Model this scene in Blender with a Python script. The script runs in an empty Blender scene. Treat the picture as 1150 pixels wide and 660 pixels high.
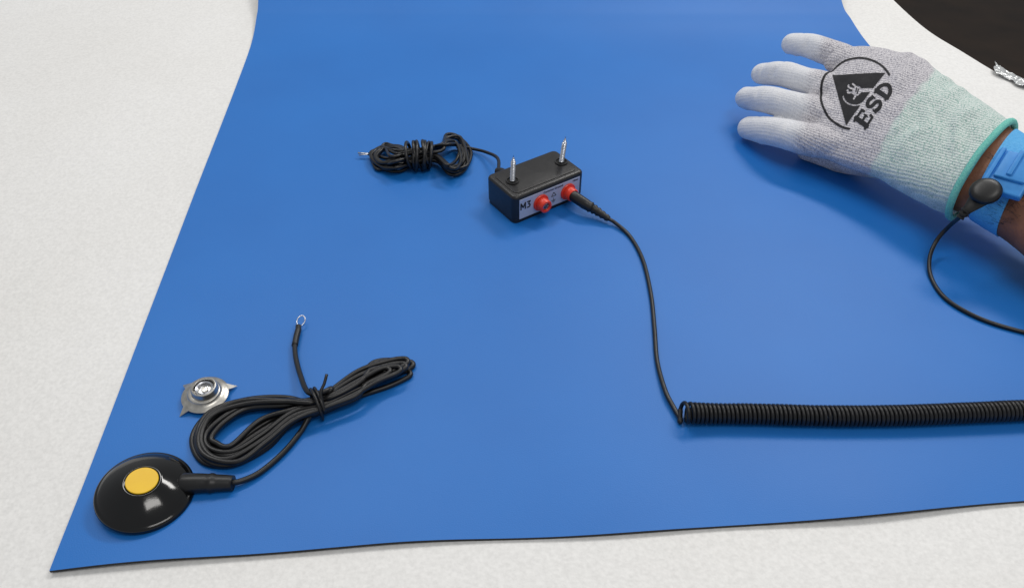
import bpy, bmesh, math, random
from mathutils import Vector, Matrix, noise
from mathutils.bvhtree import BVHTree
random.seed(7)
scene = bpy.context.scene
COL = scene.collection
# ---------------- survey of the table plane (metres) -----------------
H = 0.38; TH = math.radians(42); FP = 900.0
CAM = Vector((0, -0.5, H))
CT, ST = math.cos(TH), math.sin(TH)
FWD = Vector((0, CT, -ST)); UPV = Vector((0, ST, CT))
def ray(px, py):
    u = (px-575)/FP; v = (330-py)/FP
    return Vector((u, CT+v*ST, -ST+v*CT))
def at(px, py, h=0.0):
    r = ray(px, py); t = (H-h)/(-r.z)
    return CAM + r*t
def proj(p):
    d = p-CAM; z = d.dot(FWD)
    return 575+FP*d.x/z, 330-FP*d.dot(UPV)/z
MT = 0.002   # mat thickness
# ---------------- helpers -----------------
def mkroot(name, loc, label, cat, **kw):
    o = bpy.data.objects.new(name, None); COL.objects.link(o)
    o.location = loc; o.empty_display_size = 0.01
    o["label"] = label; o["category"] = cat
    for k, v in kw.items(): o[k] = v
    return o
def wloc(o):
    p = Vector((0,0,0))
    while o is not None:
        p += o.location; o = o.parent
    return p
def mk(name, data, mats, parent=None, smooth=True, auto=None):
    if isinstance(data, tuple):
        me = bpy.data.meshes.new(name); me.from_pydata([tuple(v) for v in data[0]], [], data[1])
    else: me = data
    me.name = name
    c = Vector((0,0,0))
    for v in me.vertices: c += v.co
    c /= max(1, len(me.vertices))
    me.transform(Matrix.Translation(-c))
    if not isinstance(mats, (list, tuple)): mats = [mats]
    me.materials.clear()
    for m in mats: me.materials.append(m)
    me.polygons.foreach_set("use_smooth", [smooth]*len(me.polygons))
    me.update()
    o = bpy.data.objects.new(name, me); COL.objects.link(o)
    if parent is not None:
        o.parent = parent; o.location = c - wloc(parent)
    else: o.location = c
    if auto:
        try: me.set_sharp_from_angle(angle=math.radians(auto))
        except Exception: pass
    return o
def top(o, label, cat, **kw):
    o["label"] = label; o["category"] = cat
    for k, v in kw.items(): o[k] = v
    return o
def catmull(P, n=8):
    P = [Vector(p) for p in P]; out = []
    Q = [P[0]*2-P[1]] + P + [P[-1]*2-P[-2]]
    for i in range(1, len(Q)-2):
        a, b, c, d = Q[i-1], Q[i], Q[i+1], Q[i+2]
        for k in range(n):
            t = k/n
            out.append(0.5*((2*b)+(c-a)*t+(2*a-5*b+4*c-d)*t*t+(3*b-a-3*c+d)*t**3))
    out.append(P[-1]); return out
def tube(P, r, sides=10, flat=1.0):
    P = [Vector(p) for p in P]; n = len(P)
    if not isinstance(r, (list, tuple)): r = [r]*n
    V = []; Fc = []
    T = [(P[min(i+1,n-1)]-P[max(i-1,0)]).normalized() for i in range(n)]
    up = Vector((0,0,1))
    if abs(T[0].dot(up)) > 0.95: up = Vector((0,1,0))
    N = (up - T[0]*up.dot(T[0])).normalized()
    for i in range(n):
        N = (N - T[i]*N.dot(T[i])).normalized()
        B = T[i].cross(N)
        for k in range(sides):
            a = 2*math.pi*k/sides
            V.append(P[i]+(N*math.sin(a)*flat+B*math.cos(a))*r[i])
    for i in range(n-1):
        for k in range(sides):
            k2 = (k+1)%sides
            Fc.append((i*sides+k, i*sides+k2, (i+1)*sides+k2, (i+1)*sides+k))
    Fc.append(tuple(range(sides))[::-1]); Fc.append(tuple((n-1)*sides+k for k in range(sides)))
    return V, Fc
def rings(R):
    n = len(R[0]); V = [p for r in R for p in r]; Fc = []
    for i in range(len(R)-1):
        for k in range(n):
            k2 = (k+1)%n
            Fc.append((i*n+k, i*n+k2, (i+1)*n+k2, (i+1)*n+k))
    Fc.append(tuple(range(n))[::-1]); Fc.append(tuple((len(R)-1)*n+k for k in range(n)))
    return V, Fc
def join(L):
    V = []; Fc = []
    for v, f in L:
        o = len(V); V += list(v); Fc += [tuple(i+o for i in q) for q in f]
    return V, Fc
def lathe(prof, c, axis=Vector((0,0,1)), seg=48):
    axis = axis.normalized()
    x = Vector((1,0,0)) if abs(axis.x) < 0.9 else Vector((0,1,0))
    x = (x-axis*x.dot(axis)).normalized(); y = axis.cross(x)
    R = []
    for r, z in prof:
        r = max(r, 1e-5)
        R.append([Vector(c)+axis*z+(x*math.cos(2*math.pi*k/seg)+y*math.sin(2*math.pi*k/seg))*r for k in range(seg)])
    return rings(R)
def bbox(c, X, Y, Z, bev, segs=3):
    bm = bmesh.new(); bmesh.ops.create_cube(bm, size=1)
    sx, sy, sz = X.length, Y.length, Z.length
    for v in bm.verts: v.co = Vector((v.co.x*sx, v.co.y*sy, v.co.z*sz))
    bmesh.ops.bevel(bm, geom=bm.edges[:], offset=bev, segments=segs, profile=0.5, affect='EDGES')
    M = Matrix((X.normalized(), Y.normalized(), Z.normalized())).transposed()
    V = [Vector(c)+M@v.co for v in bm.verts]; bm.verts.index_update()
    Fc = [tuple(v.index for v in f.verts) for f in bm.faces]
    bm.free(); return V, Fc
def rbox(c, X, Y, Zv, rv, rt, seg=8):
    """box with rounded vertical corners (rv) and rounded top edge (rt)"""
    hx, hy, hz = X.length/2, Y.length/2, Zv.length/2
    x, y, z = X.normalized(), Y.normalized(), Zv.normalized()
    def ring(ins, zz):
        out = []; r = max(rv-ins, .0002)
        for (sx, sy, a0) in ((1,1,0),(-1,1,90),(-1,-1,180),(1,-1,270)):
            for k in range(seg+1):
                a = math.radians(a0+90*k/seg)
                out.append(Vector(c)+x*(sx*(hx-rv)+r*math.cos(a))+y*(sy*(hy-rv)+r*math.sin(a))+z*zz)
        return out
    R = [ring(.0003,-hz), ring(0,-hz+.0003)]
    for k in range(6):
        a = math.radians(90*k/5); R.append(ring(rt*(1-math.cos(a)), hz-rt+rt*math.sin(a)))
    return rings(R)
def remesh(data, vox, smooth_it=4, fac=0.5):
    me = bpy.data.meshes.new("tmp"); me.from_pydata([tuple(v) for v in data[0]], [], data[1])
    bm = bmesh.new(); bm.from_mesh(me); bmesh.ops.recalc_face_normals(bm, faces=bm.faces[:]); bm.to_mesh(me); bm.free()
    o = bpy.data.objects.new("tmp", me); COL.objects.link(o)
    m = o.modifiers.new("r", 'REMESH'); m.mode = 'VOXEL'; m.voxel_size = vox
    s = o.modifiers.new("s", 'SMOOTH'); s.iterations = smooth_it; s.factor = fac
    dg = bpy.context.evaluated_depsgraph_get(); dg.update()
    out = bpy.data.meshes.new_from_object(o.evaluated_get(dg))
    bpy.data.objects.remove(o); return out
# ---------------- materials -----------------
def lin(c):
    return tuple((x/255/12.92 if x/255 <= .04045 else ((x/255+.055)/1.055)**2.4) for x in c)+(1,)
def mat(name, c1, c2=None, rough=0.5, metal=0.0, ns=200, bump=0.0, bs=None, spec=0.5, coat=0.0, rvar=0.1, detail=4):
    m = bpy.data.materials.new(name); m.use_nodes = True
    nt = m.node_tree; b = nt.nodes["Principled BSDF"]
    tc = nt.nodes.new("ShaderNodeTexCoord")
    n = nt.nodes.new("ShaderNodeTexNoise"); n.inputs["Scale"].default_value = ns; n.inputs["Detail"].default_value = detail
    nt.links.new(tc.outputs["Object"], n.inputs["Vector"])
    r = nt.nodes.new("ShaderNodeValToRGB")
    r.color_ramp.elements[0].position = .3; r.color_ramp.elements[1].position = .7
    r.color_ramp.elements[0].color = lin(c1); r.color_ramp.elements[1].color = lin(c2 or c1)
    nt.links.new(n.outputs["Fac"], r.inputs["Fac"]); nt.links.new(r.outputs["Color"], b.inputs["Base Color"])
    mr = nt.nodes.new("ShaderNodeMapRange"); mr.inputs["To Min"].default_value = max(0, rough-rvar); mr.inputs["To Max"].default_value = min(1, rough+rvar)
    n2 = nt.nodes.new("ShaderNodeTexNoise"); n2.inputs["Scale"].default_value = ns*0.23; n2.inputs["Detail"].default_value = 3
    nt.links.new(tc.outputs["Object"], n2.inputs["Vector"])
    nt.links.new(n2.outputs["Fac"], mr.inputs["Value"]); nt.links.new(mr.outputs["Result"], b.inputs["Roughness"])
    b.inputs["Metallic"].default_value = metal; b.inputs["Specular IOR Level"].default_value = spec
    b.inputs["Coat Weight"].default_value = coat; b.inputs["Coat Roughness"].default_value = .08
    if bump:
        n3 = nt.nodes.new("ShaderNodeTexNoise"); n3.inputs["Scale"].default_value = bs or ns; n3.inputs["Detail"].default_value = 3
        nt.links.new(tc.outputs["Object"], n3.inputs["Vector"])
        bp = nt.nodes.new("ShaderNodeBump"); bp.inputs["Strength"].default_value = bump; bp.inputs["Distance"].default_value = .001
        nt.links.new(n3.outputs["Fac"], bp.inputs["Height"]); nt.links.new(bp.outputs["Normal"], b.inputs["Normal"])
    return m
M_blue = mat("blue_rubber", (17,108,192), (21,113,198), rough=.48, ns=9, bump=.10, bs=1400, spec=.5, rvar=.04)
M_under = mat("black_rubber_backing", (18,20,24), (26,28,32), rough=.7)
M_cable = mat("black_pvc", (14,14,15), (24,24,26), rough=.38, ns=150, bump=.05)
M_coil = mat("black_pu", (12,12,13), (20,20,22), rough=.42, ns=150)
M_gloss = mat("black_gloss_plastic", (7,7,8), (12,12,12), rough=.10, ns=80, rvar=.04, bump=.03, bs=300)
M_abs = mat("black_abs", (24,23,24), (34,33,34), rough=.33, ns=300, bump=.08, bs=1500)
M_boot = mat("black_soft_plastic", (12,12,13), (22,22,23), rough=.4)
M_yellow = mat("yellow_plastic", (236,188,24), (244,198,34), rough=.45, ns=60)
M_steel = mat("stamped_steel", (176,173,166), (208,205,198), rough=.34, metal=1, ns=250, bump=.05)
M_zinc = mat("zinc_plate", (185,188,195), (220,222,228), rough=.28, metal=1, ns=400)
M_red = mat("red_plastic", (218,50,28), (232,66,40), rough=.35, ns=200)
M_label = mat("printed_label", (172,180,202), (184,192,212), rough=.45, ns=60)
M_ink = mat("black_ink", (22,22,26), (40,40,44), rough=.85, ns=1500)
M_hole = mat("dark_hole", (4,4,4), (6,6,6), rough=.8)
M_skin = mat("brown_skin", (112,70,48), (146,96,68), rough=.5, ns=90, bump=.35, bs=500)
M_band = mat("blue_elastic", (70,160,222), (96,182,238), rough=.7, ns=900, bump=.5, bs=900)
M_buckle = mat("blue_buckle_plastic", (50,138,214), (64,150,224), rough=.42, ns=200)
M_hem = mat("teal_hem", (96,188,176), (134,212,198), rough=.85, ns=900, bump=.7, bs=1200)
M_floor = mat("dark_floor", (34,24,16), (52,38,26), rough=.8, ns=6)
M_foil = mat("crinkled_plastic", (176,178,178), (215,217,217), rough=.22, metal=.25, ns=100)
# white foam sheet
def foam():
    m = bpy.data.materials.new("white_foam"); m.use_nodes = True; nt = m.node_tree; b = nt.nodes["Principled BSDF"]
    tc = nt.nodes.new("ShaderNodeTexCoord")
    vo = nt.nodes.new("ShaderNodeTexVoronoi"); vo.inputs["Scale"].default_value = 420
    n1 = nt.nodes.new("ShaderNodeTexNoise"); n1.inputs["Scale"].default_value = 420; n1.inputs["Detail"].default_value = 4
    n2 = nt.nodes.new("ShaderNodeTexNoise"); n2.inputs["Scale"].default_value = 6; n2.inputs["Detail"].default_value = 3
    n3 = nt.nodes.new("ShaderNodeTexNoise"); n3.inputs["Scale"].default_value = 220; n3.inputs["Detail"].default_value = 3
    for n in (vo, n1, n2, n3): nt.links.new(tc.outputs["Object"], n.inputs["Vector"])
    r1 = nt.nodes.new("ShaderNodeValToRGB"); e = r1.color_ramp.elements
    e[0].position = .30; e[0].color = lin((230,229,227)); e[1].position = .66; e[1].color = lin((242,241,239))
    nt.links.new(n1.outputs["Fac"], r1.inputs["Fac"])
    r2 = nt.nodes.new("ShaderNodeValToRGB"); e = r2.color_ramp.elements
    e[0].position = .3; e[0].color = (.96,.955,.945,1); e[1].position = .7; e[1].color = (1,1,1,1)
    nt.links.new(n2.outputs["Fac"], r2.inputs["Fac"])
    mx = nt.nodes.new("ShaderNodeMix"); mx.data_type = 'RGBA'; mx.blend_type = 'MULTIPLY'; mx.inputs[0].default_value = 1
    nt.links.new(r1.outputs["Color"], mx.inputs[6]); nt.links.new(r2.outputs["Color"], mx.inputs[7])
    nt.links.new(mx.outputs[2], b.inputs["Base Color"])
    b.inputs["Roughness"].default_value = .5
    ad = nt.nodes.new("ShaderNodeMath"); ad.operation = 'ADD'
    nt.links.new(vo.outputs["Distance"], ad.inputs[0]); nt.links.new(n3.outputs["Fac"], ad.inputs[1])
    bp = nt.nodes.new("ShaderNodeBump"); bp.inputs["Strength"].default_value = .14; bp.inputs["Distance"].default_value = .001
    nt.links.new(ad.outputs[0], bp.inputs["Height"]); nt.links.new(bp.outputs["Normal"], b.inputs["Normal"])
    return m
M_foam = foam()
# ---------------- table and floor -----------------
edge = catmull([at(930,-110), at(975,-30), at(1003,0), at(1040,33), at(1080,58), at(1120,82), at(1155,98), at(1260,150), at(1400,205)], 6)
poly = [Vector((-1.6, 1.9, 0)), Vector((-1.6,-1.1,0)), Vector((1.3,-1.1,0)), Vector((1.3, edge[-1].y, 0))] + list(reversed(edge)) + [Vector((edge[0].x-.1, 1.9, 0))]
n = len(poly)
V = [p.copy() for p in poly] + [p-Vector((0,0,.012)) for p in poly]
Fc = [tuple(range(n)), tuple(range(n, 2*n))[::-1]] + [(i, (i+1)%n+0, (i+1)%n+n, i+n) for i in range(n)]
t = mk("table_top", (V, Fc), M_foam, smooth=False)
bm = bmesh.new(); bm.from_mesh(t.data); bmesh.ops.recalc_face_normals(bm, faces=bm.faces[:]); bm.to_mesh(t.data); bm.free()
top(t, "white fine-grained foam sheet covering the work table", "table top", kind="structure")
f = mk("floor", ([(-4,-4,-.75),(4,-4,-.75),(4,5,-.75),(-4,5,-.75)], [(0,1,2,3)]), M_floor, smooth=False)
top(f, "dark brown floor below the table edge", "floor", kind="structure")
# ---------------- mat -----------------
Lp = [(57,640,0),(109,504,0),(167,352,0),(224,203,0),(264,100,0),(282,50,0),(288,20,.005),(290,0,.011),(290,-60,.03)]
Rp = [(1430,546,0),(1340,440,0),(1240,332,0),(1146,236,0),(1035,115,0),(978,53,0),(956,22,.005),(945,0,.011),(936,-60,.03)]
LL = catmull([at(a,b,h+MT) for a,b,h in Lp], 12); RR = catmull([at(a,b,h+MT) for a,b,h in Rp], 12)
NX = 160; rows = len(LL); V = []
for i in range(rows):
    for j in range(NX+1):
        s = j/NX; p = LL[i].lerp(RR[i], s)
        e = math.exp(-(i/7.0)**2)
        p.z += e*(.0011*max(0, math.sin(s*11+.6)) + .0004*(1+math.sin(s*31)))
        p.y += e*(.0018*math.sin(s*9.5-.5)+.0006*math.sin(s*27))
        p.z += .0004*max(0, noise.noise(p*7))
        V.append(p)
N1 = len(V); V += [p-Vector((0,0,MT*.9)) for p in V]
Fc = []; mi = []
W = NX+1
for i in range(rows-1):
    for j in range(NX):
        a = i*W+j; Fc.append((a, a+1, a+1+W, a+W)); mi.append(0)
        Fc.append((N1+a, N1+a+W, N1+a+1+W, N1+a+1)); mi.append(1)
for j in range(NX): Fc.append((j+1, j, N1+j, N1+j+1)); mi.append(1)
for j in range(NX): a=(rows-1)*W+j; Fc.append((a, a+1, N1+a+1, N1+a)); mi.append(1)
for i in range(rows-1):
    a=i*W; Fc.append((a, a+W, N1+a+W, N1+a)); mi.append(1)
    a=i*W+NX; Fc.append((a+W, a, N1+a, N1+a+W)); mi.append(1)
o = mk("antistatic_mat", (V, Fc), [M_blue, M_under])
o.data.polygons.foreach_set("material_index", mi)
try: o.data.set_sharp_from_angle(angle=math.radians(40))
except Exception: pass
top(o, "blue rubber antistatic mat with black underside on white foam", "mat")
Z = Vector((0,0,1))
# ---------------- ground snap + cord bundle -----------------
c = at(165.5, 557, MT)
root = mkroot("snap_lead", c, "tied black lead with yellow-capped round snap on blue mat", "lead")
mm = .001
dax = Vector((.13, .0, 1)).normalized()
prof = [(0,0),(24.6,0),(25.5,.5),(25.8,1.5),(25.6,2.8),(25.0,3.7),(24.3,4.1),(23.8,4.2),(23.4,4.7),(21.2,6.2),(18.0,8.2),(14.5,10.0),(11.8,11.2),(10.4,11.8),(9.7,12.1),(9.0,12.2),(8.7,11.9),(0,11.9)]
disc = mk("snap_disc", lathe([(r*mm, z*mm) for r, z in prof], c+Z*.0026, dax, seg=96), M_gloss, root, auto=60)
prof = [(0,11.8),(8.3,11.8),(8.35,12.45),(8.1,12.7),(0,12.75)]
mk("snap_cap", lathe([(r*mm, z*mm) for r, z in prof], c+Z*.0026, dax, seg=64), M_yellow, root, auto=35)
P = [at(203,543,.0058), at(212,542.5,.0066), at(226,542,.0068), at(242,542,.0064), at(258,542,.0060), at(262,542,.0060)]
BR = [.0040,.0052,.0060]+[.0062-.0018*min(1,i/22) for i in range(28)]
for q in (16, 17): BR[q] *= 1.10
mk("snap_boot", tube(catmull(P,6), BR, 20, .9), M_boot, root, auto=50)
cr = .00168
P = [at(256,542,.0060), at(270,540,.0054), at(292,530,.0042), at(318,508,.0040), at(338,484,.0045), at(352,460,.008)]
NL = 9
order = [0,4,8,2,6,1,5,3,7]
for k in range(NL):
    j = lambda a: random.uniform(-a, a)
    w = order[k]/(NL-1)
    base = MT+cr; lev = (k%4)
    z = lambda q: base + q*(.0028*lev)
    rx = 464 - [3,17,6,26,0,32,8,14,22][k]
    ry = 416-14*w
    P += [at(372+j(1), 449-12*w+j(1), .0050+.0022*lev), at(404+j(2), 433-17*w+j(1), z(1)), at(rx-22, ry+3, z(.95)),
          at(rx-4, ry+.5, z(.9)), at(rx, ry+4.5, z(.9)), at(rx-6, ry+9, z(.9)), at(rx-26, ry+18+j(1), z(.9)),
          at(400+j(2), 447-13*w+j(1), z(1)), at(366, 461-12*w+j(1), .0050+.0022*lev),
          at(330-2*w, 475-17*w+j(2), z(.9)), at(300-8*w, 503-29*w+j(3), z(.6)), at(264-4*w+j(3), 523-24*w+j(2), z(.4)),
          at(228+16*w+j(2), 517-20*w+j(2), z(.5)), at(217+22*w+j(1.5), 493-3*w+j(2), z(.6)), at(234+17*w+j(3), 463+10*w+j(2), z(.7)),
          at(276+j(4), 449+10*w+j(2), z(.8)), at(320, 447+7*w+j(2), z(.9)), at(352, 453-5*w, .0050+.0022*lev)]
P += [at(368,440,.013), at(372,436,.013), at(362,440,.015), at(346,440,.012), at(337,420,.008), at(332,400,.006), at(331,385,.005)]
mk("cable", tube(catmull(P, 7), cr, 10), M_cable, root)
# tie
P = []
c0 = at(357,453,.0088); ax = (at(375,446,.0085)-at(335,460,.0085)).normalized(); sd = Z.cross(ax)
for i in range(34):
    a = i/33*2*math.pi*1.55-.6
    P.append(c0 + ax*(i/33-.5)*.0035 + sd*math.cos(a)*.0104 + Z*math.sin(a)*.0088)
P = [at(346,474,.004), at(349,466,.008)] + P + [at(360,442,.019), at(364,431,.022), at(367,420,.025)]
mk("cable_tie", tube(catmull(P, 3), .00095, 8), M_cable, root)
# ring terminal
P = [at(331,388,.005), at(333,378,.005), at(335,370,.005), at(335,366,.005)]
mk("terminal_crimp", tube(catmull(P, 4), [.0021]*9+[.0019]*4, 12), M_boot, root)
rc = at(338,360,.006); e1 = (at(339,352,.008)-at(335,368,.005)).normalized(); e2 = Vector((1,0,0)); e2=(e2-e1*e2.dot(e1)).normalized()
P = [at(334,368,.005)]+[rc + e1*(-math.cos(a))*.0040 + e2*math.sin(a)*.0027 for a in [i/20*2*math.pi for i in range(21)]]+[at(336,368,.005)]
mk("ring_terminal", tube(P, .00045, 8), M_zinc, root)
# ---------------- pronged snap washer -----------------
c = at(230,442, MT+.0040)
root = mkroot("pronged_snap_washer", c-Vector((0,0,.0040)), "silver stamped metal snap washer with four pointed prongs", "metal snap")
tl = Vector((.02,-.05,1)).normalized()
prof = [(0,.2),(10,.0),(13.6,-.9),(14.0,-1.0),(14.1,-.7),(13.6,-.3),(12,.3),(10.6,.7),(9.8,1.4),(9.4,2.3),(8.8,2.6),(0,2.6)]
body = [lathe([(r*mm, z*mm) for r, z in prof], c, tl, 72)]
X = Vector((1,0,0)); X=(X-tl*X.dot(tl)).normalized(); Y = tl.cross(X)
for ang in (232, 316, 28, 152):
    a = math.radians(ang); d = X*math.cos(a)+Y*math.sin(a); s = X*-math.sin(a)+Y*math.cos(a)
    b0 = c+d*.0132-tl*.0006; tipp = c+d*.0192-tl*.0034; tipp.z = max(tipp.z, MT+.0004)
    th = (tl*.7+d*.5).normalized()*.0004
    V = [b0+s*.0027+th, b0-s*.0027+th, tipp+th*.3, b0+s*.0027-th, b0-s*.0027-th, tipp-th*.3]
    body.append((V, [(1,0,2),(3,4,5),(0,1,4,3),(1,2,5,4),(2,0,3,5)]))
mk("washer_plate", join(body), M_steel, root, auto=35)
cs = c+X*.0006+Y*.0006
prof = [(0,2.2),(8.4,2.2),(7.9,3.0),(7.8,5.6),(7.4,6.4),(6.7,6.6),(6.2,6.1),(6.0,3.0),(0,2.9)]
mk("snap_socket", lathe([(r*mm, z*mm) for r, z in prof], cs, tl, 48), M_steel, root, auto=35)
prof = [(5.7,2.9),(5.6,4.9),(5.0,5.4),(4.2,5.0),(4.0,3.2),(3.9,3.1)]
prof2 = [(0,2.95),(2.2,2.95),(2.2,3.6),(1.8,4.0),(0,4.1)]
mk("snap_spring_ring", lathe([(3.9*mm,2.95*mm)]+[(r*mm, z*mm) for r, z in reversed(prof)], cs, tl, 40), M_zinc, root, auto=35)
mk("snap_rivet", lathe([(r*mm, z*mm) for r, z in prof2], cs, tl, 32), M_steel, root, auto=35)
# ---------------- junction box -----------------
Fcor = at(577.5,253,MT); A = math.radians(34.5)
bx = Vector((math.cos(A), math.sin(A), 0)); by = Vector((-math.sin(A), math.cos(A), 0)); nr = -by
BL, BW, BH = .0680, .0395, .0250
cb = Fcor+bx*BL/2+by*BW/2
root = mkroot("grounding_box", cb, "black plastic grounding box with red sockets and two upright screws", "grounding box")
bp_ = lambda x, y, z: Fcor+bx*x*BL+by*y*BW+Z*z
mk("box_body", join([rbox(cb+Z*(BH*.57), bx*BL, by*BW, Z*BH*.86, .0048, .0026), rbox(cb+Z*(BH*.06+.0002), bx*(BL*.985), by*(BW*.97), Z*BH*.13, .0042, .0003)]), M_abs, root, auto=40)
mk("box_lid", rbox(cb+Z*(BH+.0001), bx*(BL*.88), by*(BW*.78), Z*.0009, .0045, .0004), M_abs, root, auto=40)
lab = bbox(bp_(.5,0,BH*.51)+nr*.0001, bx*(BL*.86), nr*.0006, Z*(BH*.72), .0002, 1)
mk("front_label", lab, M_label, root, smooth=False)
def text(s, size, origin, dx, dy, nn, name, parent, m, bold=0.0, sx=1.0):
    cu = bpy.data.curves.new(name, 'FONT'); cu.body = s; cu.size = size; cu.extrude = .00004; cu.offset = bold
    cu.align_x = 'CENTER'; cu.align_y = 'CENTER'
    to = bpy.data.objects.new("t", cu); COL.objects.link(to)
    dg = bpy.context.evaluated_depsgraph_get(); me = bpy.data.meshes.new_from_object(to.evaluated_get(dg))
    bpy.data.objects.remove(to)
    M = Matrix((dx*sx, dy, nn)).transposed().to_4x4(); M.translation = origin
    me.transform(M)
    return mk(name, me, m, parent, smooth=False)
fo = nr*.0006
def strip(a, b, w):
    d = (b-a).normalized(); s = nr.cross(d)*w/2
    return ([a+s-d*w*.3, b+s+d*w*.3, b-s+d*w*.3, a-s-d*w*.3], [(0,1,2,3)])
def lm(x, z): return bp_(0,0,0)+bx*x*mm+Z*z*mm+nr*.00058
def stroke(sy, pts, w, lift=0):
    for i in range(len(pts)-1): sy.append(strip(lm(*pts[i])+nr*(lift+i*.00002), lm(*pts[i+1])+nr*(lift+i*.00002), w*mm))
sy = []
stroke(sy, [(6.0,12.4),(6.0,18.0),(8.0,14.0),(10.0,18.0),(10.0,12.4)], 1.15)
stroke(sy, [(11.9,17.8),(14.6,17.8),(13.1,15.8),(14.6,14.2),(14.0,12.7),(11.8,12.6)], 1.1)
mk("label_heading", join(sy), M_ink, root, smooth=False)
text("Common Ground", .0026, bp_(.54,0,BH*.80)+fo, bx, Z, nr, "label_lettering", root, M_ink, .00003)
text("10mm", .0022, bp_(.86,0,BH*.80)+fo, bx, Z, nr, "label_lettering", root, M_ink, .00003)
sy = []; stroke(sy, [(37.4,16.6),(35.2,13.2),(39.6,13.2),(37.4,16.6)], .5)
mk("warning_triangle", join(sy), M_ink, root, smooth=False)
sy = []; stroke(sy, [(37.4,11.4),(37.4,9.2)], .4); stroke(sy, [(35.4,9.2),(39.4,9.2)], .4, .00004); stroke(sy, [(36.1,8.2),(38.7,8.2)], .4); stroke(sy, [(36.8,7.2),(38.0,7.2)], .4)
mk("earth_symbol", join(sy), M_ink, root, smooth=False)
J = []
for fx in (.365, .755):
    jc = bp_(fx,0,BH*.48)
    prof = [(0,0),(7.0,0),(7.1,1.2),(6.7,1.8),(5.4,2.0),(5.3,7.4),(4.9,8.2),(3.5,8.3),(3.1,7.8),(3.0,3.0),(0,3.0)]
    jk = mk("red_socket", lathe([(r*mm, z*mm) for r, z in prof], jc, nr, 40), M_red, root, auto=35)
    prof = [(2.95,3.0),(2.9,7.0),(2.3,7.3),(2.1,6.8),(2.05,3.6),(0,3.5)]
    mk("socket_contact", lathe([(r*mm, z*mm) for r, z in prof], jc, nr, 24), M_zinc, jk, auto=35)
    J.append(jc)
for (fx, fy, tlt) in ((.175,.50,Vector((.03,.0,1))), (.875,.50,Vector((.10,.02,1)))):
    b = bp_(fx, fy, BH)
    prof = [(0,.45),(5.2,.45),(5.3,1.2),(4.9,1.7),(4.3,1.7),(4.1,.75),(0,.7)]
    sh = mk("screw_hole", lathe([(r*mm, z*mm) for r, z in prof], b, Z, 36), M_abs, root, auto=35)
    mk("recess", lathe([(0,.72*mm),(4.05*mm,.72*mm),(4.05*mm,.85*mm),(0,.88*mm)], b, Z, 28), M_hole, sh, auto=35)
    ax = tlt.normalized(); pr = [(0,-.002)]
    zz = 0.0; L = .0225
    while zz < L:
        f_ = 1 if zz < L-.006 else max(.12, (L-zz)/.006)
        pr.append((.0014*f_, zz)); pr.append((.0021*f_, zz+.0007)); zz += .0014
    pr.append((0, L+.0005))
    Vs, Fs = lathe(pr, b, ax, 20)
    out = [v+ax*((i%20)/20.0*.0014) for i, v in enumerate(Vs)]
    mk("screw", (out, Fs), M_zinc, root, auto=50)
# rear cable
g = bp_(.25,1,BH*.78)
P = [g-by*.002, g+by*.004-Z*.0004, g+by*.008-bx*.002-Z*.001]
mk("cable_gland", tube(catmull(P,5), [.0040,.0040,.0040,.0038,.0037,.0036,.0034,.0032,.0030,.0028,.0027], 16), M_boot, root, auto=60)
P = [g+by*.006-bx*.001-Z*.0008, at(559,178,.015), at(546,171,.008), at(530,167,.005), at(512,163,.006)]
for k in range(10):
    j = lambda a: random.uniform(-a, a); w = k/9
    z = MT+.0015+.0015*k
    zl = MT+.0015+.0012*k*random.uniform(.5,1)
    ro = 3 if k in (1, 4) else 0; lo = random.uniform(0, 10)
    P += [at(495, 166+j(4), .008+.0007*k), at(462, 172+j(5), .008+.0007*k), at(442+j(5), 163+9*w+j(4), z), at(424+lo+j(3), 164+4*w+j(4), zl), at(415+lo+j(2), 177+j(4), zl),
          at(424+lo+j(4), 191-7*w+j(2), zl), at(448+j(4), 189-8*w+j(4), z), at(468, 180+j(4), .006+.0007*k), at(488, 177+j(4), .006+.0007*k),
          at(505+j(4), 194-8*w+j(3), z), at(519-4*w+j(4)+ro, 189-4*w+j(4), zl), at(525-8*w+j(3)+ro, 173+j(4), zl), at(517-6*w+j(4), 157+5*w+j(3)-ro, zl), at(501, 152+9*w+j(3), z)]
P += [at(480,166,.010), at(455,175,.009), at(436,178,.008), at(424,175,.007), at(414,173,.006)]
mk("cable", tube(catmull(P, 6), .00145, 8), M_cable, root)
P = []
for i in range(150):
    a = i/149*2*math.pi*7.5
    c0 = at(460+25*i/149+5*math.sin(i*.21), 175-1*i/149, .0125)
    P.append(c0 + Vector((.0034*math.sin(a*.37+1), math.cos(a)*(.0132+.0014*math.sin(i*.13)), math.sin(a)*(.0102+.0014*math.sin(i*.09+1)))))
mk("cable_wrap", tube(P, .00145, 8), M_cable, root)
mk("bare_wire_end", join([tube([at(416,173,.006), at(408,172.3,.006), at(402,172,.0062)], .0008, 6), tube([at(416,173.4,.006), at(407,174,.0055), at(403,174.5,.005)], .0006, 6)]), M_zinc, root)
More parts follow.
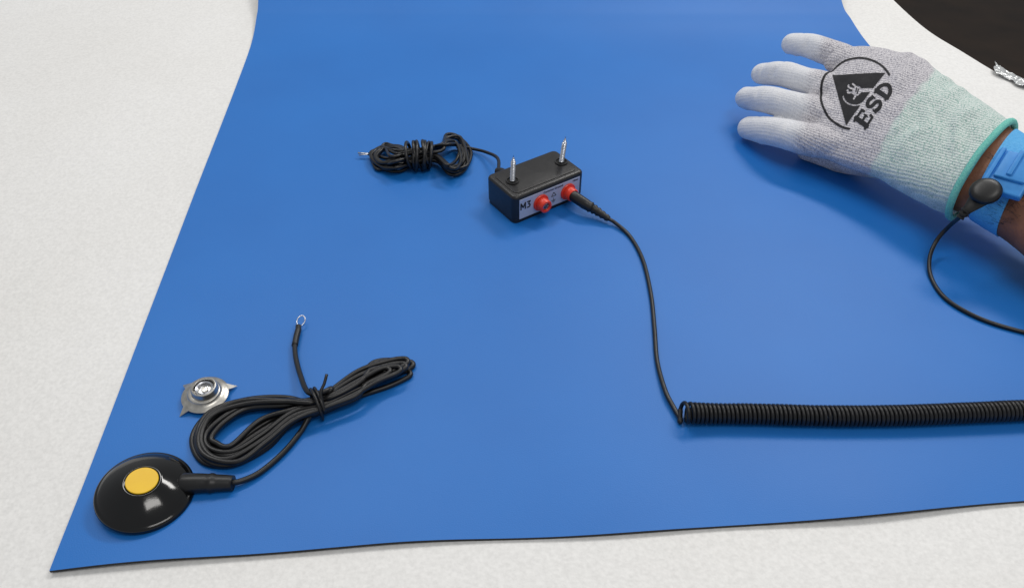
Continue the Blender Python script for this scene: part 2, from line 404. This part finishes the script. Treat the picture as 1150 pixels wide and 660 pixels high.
# ---------------- hand ------------------
Aw = at(838,110,.030); Bw = at(1102,190,.052)
ha = (Bw-Aw).normalized()
n0 = (Z-ha*Z.dot(ha)).normalized()
ss = ha.cross(n0)
if ss.y > 0: ss = -ss
roll = math.radians(31)
hn = (n0*math.cos(roll)+ss*math.sin(roll)).normalized()
hs = hn.cross(ha).normalized()
if hs.y < 0: hs = -hs
def HP(px, py, off=0.0):
    r = ray(px, py); p0 = Aw+hn*off
    t = (p0-CAM).dot(hn)/r.dot(hn)
    return CAM+r*t
def finger(pts, rad, k=1.0):
    P = [HP(a, b, o) for a, b, o in pts]
    C = catmull(P, 8); m = len(C)
    Rr = []
    seg = (m-1)
    for i in range(m):
        q = i/seg*(len(rad)-1); a = int(min(q, len(rad)-2)); Rr.append((rad[a]*(1-(q-a))+rad[a+1]*(q-a))*k)
    T = (C[0]-C[1]).normalized(); r0 = Rr[0]
    tipc = [C[0]+T*r0*math.sin(t)*1.0 for t in (1.45,1.2,.9,.6,.3)]; tipr = [r0*math.cos(t) for t in (1.45,1.2,.9,.6,.3)]
    return tube(tipc+C, tipr+Rr, 22, .95)
FG = [  # tip -> base : px, py, offset, radii
 ([(890,50,-.004),(907,51,.003),(928,58,.005),(950,68,.000),(990,92,-.004)], [.0098,.0109,.0114,.0127,.013]),
 ([(856,83,-.006),(877,83,.003),(902,90,.006),(930,99,.001),(985,120,-.003)], [.0100,.0114,.0119,.0133,.014]),
 ([(839,110,-.008),(861,112,.002),(888,119,.007),(917,126,.002),(985,145,-.002)], [.0106,.0122,.0128,.0137,.014]),
 ([(842,144,-.007),(862,147,.001),(888,152,.005),(914,158,.001),(985,170,-.003)], [.0108,.0124,.0130,.0139,.014])]
def thumb(k=1.0):
    P = [at(908,168,.012), at(928,173,.0125), at(952,179,.014), at(985,182,.022), at(1010,180,.030)]
    C = catmull(P, 6); m = len(C)
    R = [(.0098+.0050*i/(m-1))*k for i in range(m)]
    T = (C[0]-C[1]).normalized()
    return tube([C[0]+T*R[0]*math.sin(t) for t in (1.45,1.1,.7,.3)]+C, [R[0]*math.cos(t) for t in (1.45,1.1,.7,.3)]+R, 18)
def station(tp, bt, th, off=0, k=1.0, ex=2.4, kn=None, N=40):
    Tt = HP(tp[0],tp[1],off); Bb = HP(bt[0],bt[1],off); c = (Tt+Bb)/2; S = (Tt-Bb)/2*k
    out = []
    for i in range(N):
        a = 2*math.pi*i/N; ca, sa = math.cos(a), math.sin(a)
        x = math.copysign(abs(ca)**(2/ex), ca); y = math.copysign(abs(sa)**(2/ex), sa)
        out.append(c+S*x+hn*y*th*(kn or k))
    return out
ST_G = [((948,58),(903,160),.008,0),((962,54),(914,170),.0125,0),((982,55),(936,181),.0150,0),((1005,60),(962,190),.0170,0),((1032,66),(985,198),.0190,-.001),
        ((1052,82),(998,205),.0205,-.002),((1080,103),(1018,216),.0220,-.003),((1108,123),(1040,227),.0240,-.004),((1137,144),(1066,237),.0262,-.005)]
def dense(stations, k=1.0, kn=None, ex=2.4, sub=4):
    R = [station(a, b, t, o, k, ex, kn) for a, b, t, o in stations]
    cols = [catmull([r[i] for r in R], sub) for i in range(len(R[0]))]
    return [[cols[i][q] for i in range(len(cols))] for q in range(len(cols[0]))]
def bump_ball(px, py, off, r):
    c = HP(px, py, off)
    return lathe([(r*math.sin(t), -r*math.cos(t)*.8) for t in [i*math.pi/12 for i in range(13)]], c, hn, 20)
glove_data = join([finger(p, r) for p, r in FG]+[thumb()]+[rings(dense(ST_G))]+[bump_ball(942,68,.003,.0125), bump_ball(922,98,.004,.0130), bump_ball(912,127,.004,.0130), bump_ball(908,155,.003,.0125)])
gme = remesh(glove_data, .0011, 5, .5)
for v in gme.vertices:
    p = v.co
    x_, y_ = proj(p); fl = max(0, min(1, (x_-985)/30)); fi = max(0, min(1, (925-x_)/25))
    d = p-Bw
    fold = math.sin(d.dot(ha)*330+noise.noise(p*40)*3.5)*noise.noise(p*28+Vector((9,2,4)))
    crease = max(0, math.sin(d.dot(ha)*520+noise.noise(p*60)*2.5))*max(0, noise.noise(p*70+Vector((4,7,1))))
    v.co = p + hn*(noise.noise(p*38)*.0012+noise.noise(p*95+Vector((3,1,2)))*.0006 + fold*.0024*fl - crease*.0022*fi)
at_z = gme.attributes.new("zone", 'FLOAT_COLOR', 'POINT'); at_h = gme.attributes.new("handco", 'FLOAT_VECTOR', 'POINT')
def sstep(x): x = max(0, min(1, x)); return x*x*(3-2*x)
def zone(p):
    x, y = proj(p)
    xl = 922+(y-50)/(165-50)*(893-922)+6*noise.noise(p*90)
    fm = sstep((xl-x)/22+.5)
    xc = 1046+(y-85)/(195-85)*(978-1046) - 10*math.sin(math.pi*max(0,min(1,(y-85)/110)))+4*noise.noise(p*150)
    cm = sstep((x-xc)/8+.5)
    return fm, cm
zc = []; hc = []
for v in gme.vertices:
    fm, cm = zone(v.co); zc += [fm, cm, 0, 1]
    d = v.co-Bw; hc += [d.dot(ha), d.dot(hs), d.dot(hn)]
at_z.data.foreach_set("color", zc); at_h.data.foreach_set("vector", hc)
def glove_mat():
    m = bpy.data.materials.new("knit_glove_fabric"); m.use_nodes = True; nt = m.node_tree; b = nt.nodes["Principled BSDF"]
    N = nt.nodes.new; Lk = nt.links.new
    az = N("ShaderNodeAttribute"); az.attribute_name = "zone"; ah = N("ShaderNodeAttribute"); ah.attribute_name = "handco"
    sp = N("ShaderNodeSeparateColor"); Lk(az.outputs["Color"], sp.inputs[0])
    nz = N("ShaderNodeTexNoise"); nz.inputs["Scale"].default_value = 1300; nz.inputs["Detail"].default_value = 2
    mp = N("ShaderNodeMapping"); mp.inputs["Scale"].default_value = (1,.5,1); Lk(ah.outputs["Vector"], mp.inputs["Vector"]); Lk(mp.outputs[0], nz.inputs["Vector"])
    def ramp(a, ca, b_, cb_):
        r = N("ShaderNodeValToRGB"); e = r.color_ramp.elements; e[0].position = a; e[0].color = lin(ca); e[1].position = b_; e[1].color = lin(cb_); Lk(nz.outputs["Fac"], r.inputs["Fac"]); return r
    hr = ramp(.34, (150,148,158), .56, (218,215,219))
    fr = ramp(.33, (205,207,214), .56, (226,227,231))
    cr_ = ramp(.33, (146,182,174), .55, (220,230,226))
    m1 = N("ShaderNodeMix"); m1.data_type = 'RGBA'; Lk(sp.outputs[0], m1.inputs[0]); Lk(hr.outputs[0], m1.inputs[6]); Lk(fr.outputs[0], m1.inputs[7])
    m2 = N("ShaderNodeMix"); m2.data_type = 'RGBA'; Lk(sp.outputs[1], m2.inputs[0]); Lk(m1.outputs[2], m2.inputs[6]); Lk(cr_.outputs[0], m2.inputs[7])
    wv = N("ShaderNodeTexWave"); wv.wave_type = 'BANDS'; wv.bands_direction = 'Y'; wv.inputs["Scale"].default_value = 150; wv.inputs["Distortion"].default_value = 1.2; wv.inputs["Detail"].default_value = 1
    Lk(ah.outputs["Vector"], wv.inputs["Vector"])
    amp = N("ShaderNodeMapRange"); amp.inputs["To Min"].default_value = .86; amp.inputs["To Max"].default_value = .96; Lk(sp.outputs[0], amp.inputs["Value"])
    dk = N("ShaderNodeMapRange"); Lk(amp.outputs[0], dk.inputs["To Min"]); dk.inputs["To Max"].default_value = 1.02; Lk(wv.outputs["Fac"], dk.inputs["Value"])
    m3 = N("ShaderNodeMix"); m3.data_type = 'RGBA'; m3.blend_type = 'MULTIPLY'; m3.inputs[0].default_value = 1; Lk(m2.outputs[2], m3.inputs[6]); Lk(dk.outputs[0], m3.inputs[7])
    Lk(m3.outputs[2], b.inputs["Base Color"]); b.inputs["Roughness"].default_value = .9; b.inputs["Specular IOR Level"].default_value = .2
    b.inputs["Sheen Weight"].default_value = .15
    ad = N("ShaderNodeMath"); ad.operation = 'ADD'; Lk(nz.outputs["Fac"], ad.inputs[0]); Lk(wv.outputs["Fac"], ad.inputs[1])
    bs = N("ShaderNodeMapRange"); bs.inputs["To Min"].default_value = .45; bs.inputs["To Max"].default_value = .18; Lk(sp.outputs[0], bs.inputs["Value"])
    bp = N("ShaderNodeBump"); bp.inputs["Distance"].default_value = .0006; Lk(bs.outputs[0], bp.inputs["Strength"]); Lk(ad.outputs[0], bp.inputs["Height"]); Lk(bp.outputs[0], b.inputs["Normal"])
    return m
M_glove = glove_mat()
bvh = BVHTree.FromPolygons([v.co.copy() for v in gme.vertices], [tuple(p.vertices) for p in gme.polygons])
ST_B = [(a, b, t, o) for a, b, t, o in ST_G[:-1]]
body_R = dense(ST_B, .86, .82)
ST_A = [((1131,141),(1064,232),.0225,-.005),((1150,157),(1082,240),.0225,-.005),((1195,184),(1128,268),.024,-.005),((1260,222),(1180,312),.027,-.005),((1350,272),(1255,372),.031,-.005)]
arm_R = dense(ST_A, .97, 1.0, 2.1)
bd = join([finger(p, r, .76) for p, r in FG]+[thumb(.78)]+[rings(body_R[:26])]+[rings([[p for p in r] for r in dense([ST_B[4],ST_B[5],ST_B[6],ST_A[0],ST_A[1]], .86, .86, 2.1)])]+[rings(arm_R)])
bme = remesh(bd, .0015, 6, .5)
abvh = BVHTree.FromPolygons([v.co.copy() for v in bme.vertices], [tuple(p.vertices) for p in bme.polygons])
person = mk("person", bme, M_skin, None)
top(person, "bare brown forearm with gloved hand resting palm down on mat", "person")
glove = mk("glove", gme, M_glove, person)
hemC = station(*[(1139,144),(1066,239)], .0272, -.005, 1.0, 2.2, None, 64)
hemC = hemC+hemC[:2]
hemC = [p+ha*.0006*noise.noise(p*60) for p in hemC]
V, Fh = tube(hemC, .0026, 10)
mk("glove_hem", (V, Fh), M_hem, glove)
# arm hair
HR = []
for i in range(170):
    base = HP(random.uniform(1118,1185), random.uniform(138,205), .06)
    h = abvh.ray_cast(base, (-hn).normalized(), .12)
    if h[0] is None: continue
    d = (h[1]*.5+ha*-.9+hs*random.uniform(-.2,.9)).normalized(); L = random.uniform(.005,.009)
    HR.append(tube([h[0]-h[1]*.0004, h[0]+d*L*.5+h[1]*L*.1, h[0]+d*L], [.00011,.00008,.00004], 4))
if HR: mk("arm_hair", join(HR), M_ink, person)["kind"] = "stuff"
# logo print
def segd(x, y, a, b):
    ax_, ay = a; bx_, by_ = b; dx, dy = bx_-ax_, by_-ay; t = max(0, min(1, ((x-ax_)*dx+(y-ay)*dy)/(dx*dx+dy*dy+1e-12)))
    return math.hypot(x-ax_-t*dx, y-ay-t*dy)
def pl(x, y, P): return min(segd(x, y, P[i], P[i+1]) for i in range(len(P)-1))
def tri(x, y, a, b, c):
    s = lambda p, q: (q[0]-p[0])*(y-p[1])-(q[1]-p[1])*(x-p[0])
    v = (s(a,b), s(b,c), s(c,a)); return all(k >= 0 for k in v) or all(k <= 0 for k in v)
def arc(cx, cy, rx, ry, a0, a1, n=14): return [(cx+rx*math.cos(math.radians(a0+(a1-a0)*i/n)), cy+ry*math.sin(math.radians(a0+(a1-a0)*i/n))) for i in range(n+1)]
Lx = (-.46, 0.0, .46); ly = -.61; lh = .185; lw = .155
E_ = [([(Lx[0]-lw*.7, ly-lh),(Lx[0]-lw*.7, ly+lh)],.066), ([(Lx[0]-lw*1.2,ly+lh),(Lx[0]+lw,ly+lh),(Lx[0]+lw,ly+lh*.6)],.034), ([(Lx[0]-lw,ly),(Lx[0]+lw*.6,ly)],.032), ([(Lx[0]+lw*.6,ly+.05),(Lx[0]+lw*.6,ly-.05)],.022), ([(Lx[0]-lw*1.2,ly-lh),(Lx[0]+lw,ly-lh),(Lx[0]+lw*1.1,ly-lh*.6)],.034)]
S_ = [(arc(Lx[1], ly+lh*.5, lw*.85, lh*.5, 40, 250)+arc(Lx[1], ly-lh*.5, lw*.85, lh*.5, 70, -140),.050), ([(Lx[1]+lw,ly+lh),(Lx[1]+lw*.9,ly+lh*.45)],.024), ([(Lx[1]-lw,ly-lh),(Lx[1]-lw*.9,ly-lh*.45)],.024)]
D_ = [([(Lx[2]-lw*.7, ly-lh),(Lx[2]-lw*.7, ly+lh)],.064), ([(Lx[2]-lw*1.2, ly-lh),(Lx[2]-lw*.2, ly-lh)],.032), ([(Lx[2]-lw*1.2, ly+lh),(Lx[2]-lw*.2, ly+lh)],.032), (arc(Lx[2]-lw*.4, ly, 1.5*lw, lh, 90, -90),.052)]
def inside(x, y):
    r = math.hypot(x, y)
    if abs(r-1) < .030 and y > -.46: return True
    if y < -.36:
        for s, w in E_+S_+D_:
            if pl(x, y, s) < w: return True
        return False
    if not tri(x, y, (.0,.86), (-.88,-.31), (.88,-.31)): return False
    # small white reaching hand with dark creases, and the stroke beside it
    if pl(x, y, [(-.01,.02),(.08,.06)]) < .014 or pl(x, y, [(-.03,-.04),(.09,.0)]) < .014: return True
    if math.hypot((x-.02)/1.15, y-.01) < .12: return False
    if pl(x, y, [(.07,-.04),(.28,-.31)]) < .055: return False
    if pl(x, y, [(-.06,.06),(-.15,.19),(-.10,.24)]) < .028: return False
    if pl(x, y, [(.01,.10),(-.02,.27),(.03,.31)]) < .028: return False
    if pl(x, y, [(.09,.08),(.12,.23)]) < .028: return False
    if pl(x, y, [(-.08,-.04),(-.19,-.05)]) < .026: return False
    if abs(math.hypot(x+.02, y-.02)-.36) < .022 and y < .26 and x < -.05 : return False
    return True
LC = (962, 103); LR = 41.0; rot = math.radians(52)
G = 240; ext = 1.1; idx = {}; V = []; Fc = []
def lv(i, j):
    if (i, j) in idx: return idx[(i, j)]
    x = (i/G*2-1)*ext; y = (j/G*2-1)*ext
    X = x*math.cos(rot)-y*math.sin(rot); Y = x*math.sin(rot)+y*math.cos(rot)
    p = HP(LC[0]+X*LR, LC[1]-Y*LR, .016)
    h = bvh.ray_cast(p+hn*.05, -hn, .12)
    q = (h[0] if h[0] is not None else p)+hn*.00035
    V.append(q); idx[(i, j)] = len(V)-1; return idx[(i, j)]
for i in range(G):
    for j in range(G):
        if inside(((i+.5)/G*2-1)*ext, ((j+.5)/G*2-1)*ext): Fc.append((lv(i,j), lv(i+1,j), lv(i+1,j+1), lv(i,j+1)))
mk("esd_emblem", (V, Fc), M_ink, glove)
# wrist strap
def band(sts, k, kn, ex=2.1): return dense(sts, k, kn, ex, 5)
B0 = [((1144,151),(1088,242),.0245,-.005),((1159,161),(1102,251),.0246,-.005),((1176,172),(1119,261),.0248,-.005)]
outer = band(B0, 1.0, 1.04); inner = band(B0, .95, .98)
V = []; Fc = []; N = len(outer[0]); m = len(outer)
for R in (outer, inner):
    for r in R: V += r
for i in range(m-1):
    for k in range(N):
        k2 = (k+1)%N; a = i*N; b = (i+1)*N; o = m*N
        Fc += [(a+k, a+k2, b+k2, b+k), (o+a+k, o+b+k, o+b+k2, o+a+k2)]
for k in range(N):
    k2 = (k+1)%N; o = m*N; l = (m-1)*N
    Fc += [(k, o+k, o+k2, k2), (l+k, l+k2, o+l+k2, o+l+k)]
strap = mk("wrist_strap", (V, Fc), M_band, person, auto=50)
ac = (HP(1142,150)-HP(1086,241)).normalized(); al = (HP(1170,215)-HP(1125,190)).normalized(); al=(al-ac*al.dot(ac)).normalized()
bc = HP(1134,196,.0225)
mk("buckle", join([bbox(bc, al*.028, ac*.034, hn*.006, .0014), bbox(bc+hn*.0035+ac*.004+al*.002, al*.020, ac*.022, hn*.004, .0010), bbox(bc+hn*.0048+al*.001+ac*.006, al*.0035, ac*.021, hn*.005, .0008), bbox(bc+hn*.0030-al*.0110+ac*.002, al*.003, ac*.030, hn*.004, .0008)]), M_buckle, strap, auto=40)
# ---------------- coiled cord ------------------
root = mkroot("coiled_cord", at(768,465,MT), "black coiled wrist strap cord running between box and wrist", "coiled cord")
j2 = J[1]+nr*.0070
pe = at(684,246,.0065)
C = catmull([j2-nr*.004, j2+nr*.002, (j2+nr*.006).lerp(pe,.25), j2.lerp(pe,.65)+Z*.0, pe], 6)
m = len(C); R = []
for i in range(m):
    q = i/(m-1); r = .0044 if q < .5 else .0044-.0022*((q-.5)/.5)
    if .62 < q: r *= (1.18 if i%2 else .9)
    R.append(r)
mk("plug", tube(C, R, 18), M_boot, root, auto=60)
wr = .00150
P = [j2.lerp(pe,.9), pe, at(692,251,.005), at(708,266,MT+wr), at(722,292,MT+wr), at(731,330,MT+wr), at(735,368,MT+wr), at(738,405,MT+wr), at(747,438,MT+wr+.001), at(757,458,MT+wr+.001), at(764,470,MT+wr+.001)]
cw = .00122; cR = .0052
def cz(e=0): return MT+cR+cw+e
cen = catmull([at(769,463,cz(.001)), at(800,464,cz()), at(850,464.5,cz()), at(930,466.5,cz()), at(1010,466,cz()), at(1090,463,cz()), at(1160,460,cz()), at(1300,455,cz()), at(1420,446,cz())], 60)
ln = [0]
for i in range(1, len(cen)): ln.append(ln[-1]+(cen[i]-cen[i-1]).length)
pitch = .00258; turns = ln[-1]/pitch; NP = int(turns*18); k = 0; HX = []
for i in range(NP+1):
    s = ln[-1]*i/NP
    while k < len(ln)-2 and ln[k+1] < s: k += 1
    q = (s-ln[k])/(ln[k+1]-ln[k]); c = cen[k].lerp(cen[k+1], q); T = (cen[k+1]-cen[k]).normalized(); Sd = Z.cross(T).normalized(); Up = T.cross(Sd)
    a = 2*math.pi*s/pitch-math.pi*.62
    rr = cR*(1+.03*noise.noise(Vector((s*60,0,0))))*(1+.16*math.exp(-s/.0035))
    HX.append(c+(Sd*math.cos(a)+Up*math.sin(a))*rr + T*.0004*noise.noise(Vector((s*140,3,0))) - T*.0022*math.exp(-s/.002))
LP = catmull(P+[HX[0], HX[4]], 8)
mk("cable", tube(LP, wr, 10), M_cable, root)
mk("coil", tube(HX, cw, 8), M_coil, root)
# wrist side
sc = HP(1107,213,.0290)
b2 = HP(1079,243,.020); lo_ = hn*-.0024
snap = mk("snap_connector", join([lathe([(0,-4.5*mm),(8.8*mm,-4.5*mm),(10.0*mm,-3.4*mm),(10.3*mm,-1.8*mm),(9.8*mm,-.3*mm),(8.4*mm,.9*mm),(6*mm,1.6*mm),(3*mm,1.95*mm),(0,2.05*mm)], sc, hn, 44),
     tube(catmull([sc+lo_+(b2-sc)*.12, sc.lerp(b2,.40)+lo_, sc.lerp(b2,.7)+lo_*.4, b2], 6), [.0088-.0060*min(1,(i/15)**.9) for i in range(19)], 16, .38),
     tube([sc.lerp(b2,.76), sc.lerp(b2,.82)], .0034, 16), tube([sc.lerp(b2,.88), sc.lerp(b2,.94)], .0032, 16), tube([sc.lerp(b2,1.0), sc.lerp(b2,1.06)], .0029, 16)]), M_boot, root, auto=50)
P = [sc.lerp(b2,.9), b2, at(1066,254,.026), at(1052,270,.014), at(1044,290,.007), at(1046,312,MT+wr), at(1062,335,MT+wr), at(1095,355,MT+wr), at(1135,369,MT+wr), at(1180,378,MT+wr), at(1280,388,MT+wr), at(1400,398,MT+wr), at(1470,420,MT+wr), at(1450,440,MT+wr+.002), HX[-1]]
mk("cable", tube(catmull(P, 10), wr, 10), M_cable, root)
# ---------------- crinkled plastic ------------------
V = []; Fc = []; nx, ny = 60, 18
o0, oX, oY = at(1112,72,.001), at(1200,116,.001), at(1118,84,.001)
for i in range(nx+1):
    for jx in range(ny+1):
        p = o0+(oX-o0)*(i/nx)+(oY-o0)*(jx/ny)
        nn = noise.noise(p*90)*.6+noise.noise(p*230)*.4
        V.append(p+Vector((noise.noise(p*60+Vector((5,5,5)))*.005, noise.noise(p*75)*.006, .003+nn*.005)))
for i in range(nx):
    for jx in range(ny):
        a = i*(ny+1)+jx; Fc.append((a, a+ny+1, a+ny+2, a+1))
fo_ = mk("plastic_wrapper", (V, Fc), M_foil, smooth=True)
top(fo_, "crinkled shiny plastic wrapper lying at table edge", "wrapper")
# ---------------- light -----------------
w = bpy.data.worlds.new("World"); scene.world = w; w.use_nodes = True
bg = w.node_tree.nodes["Background"]; bg.inputs[0].default_value = (.93,.96,1,1); bg.inputs[1].default_value = .36
def area(name, loc, tgt, sx, sy, power, col):
    l = bpy.data.lights.new(name, 'AREA'); l.shape = 'RECTANGLE'; l.size = sx; l.size_y = sy; l.energy = power; l.color = col
    o = bpy.data.objects.new(name, l); COL.objects.link(o); o.location = loc
    o.rotation_euler = (Vector(tgt)-Vector(loc)).to_track_quat('-Z', 'Y').to_euler()
area("ceiling_lamp", (.9,1.3,1.7), (.1,.1,0), 1.2, .25, 18.5, (1,.98,.95))
area("ceiling_lamp", (-.6,.9,1.7), (0,0,0), 1.2, .25, 10, (1,.98,.95))
area("ceiling_lamp", (.5,-.6,1.8), (.1,0,0), .9, .3, 8, (1,.975,.94))
# ---------------- camera -----------------
cd = bpy.data.cameras.new("camera"); co = bpy.data.objects.new("camera", cd); COL.objects.link(co)
co.location = CAM; co.rotation_euler = (math.radians(90-42), 0, 0)
cd.sensor_width = 36; cd.lens = FP/1150*36; cd.clip_start = .01; cd.clip_end = 50
scene.camera = co
scene.view_settings.view_transform = 'Standard'; scene.view_settings.look = 'None'; scene.view_settings.exposure = 0
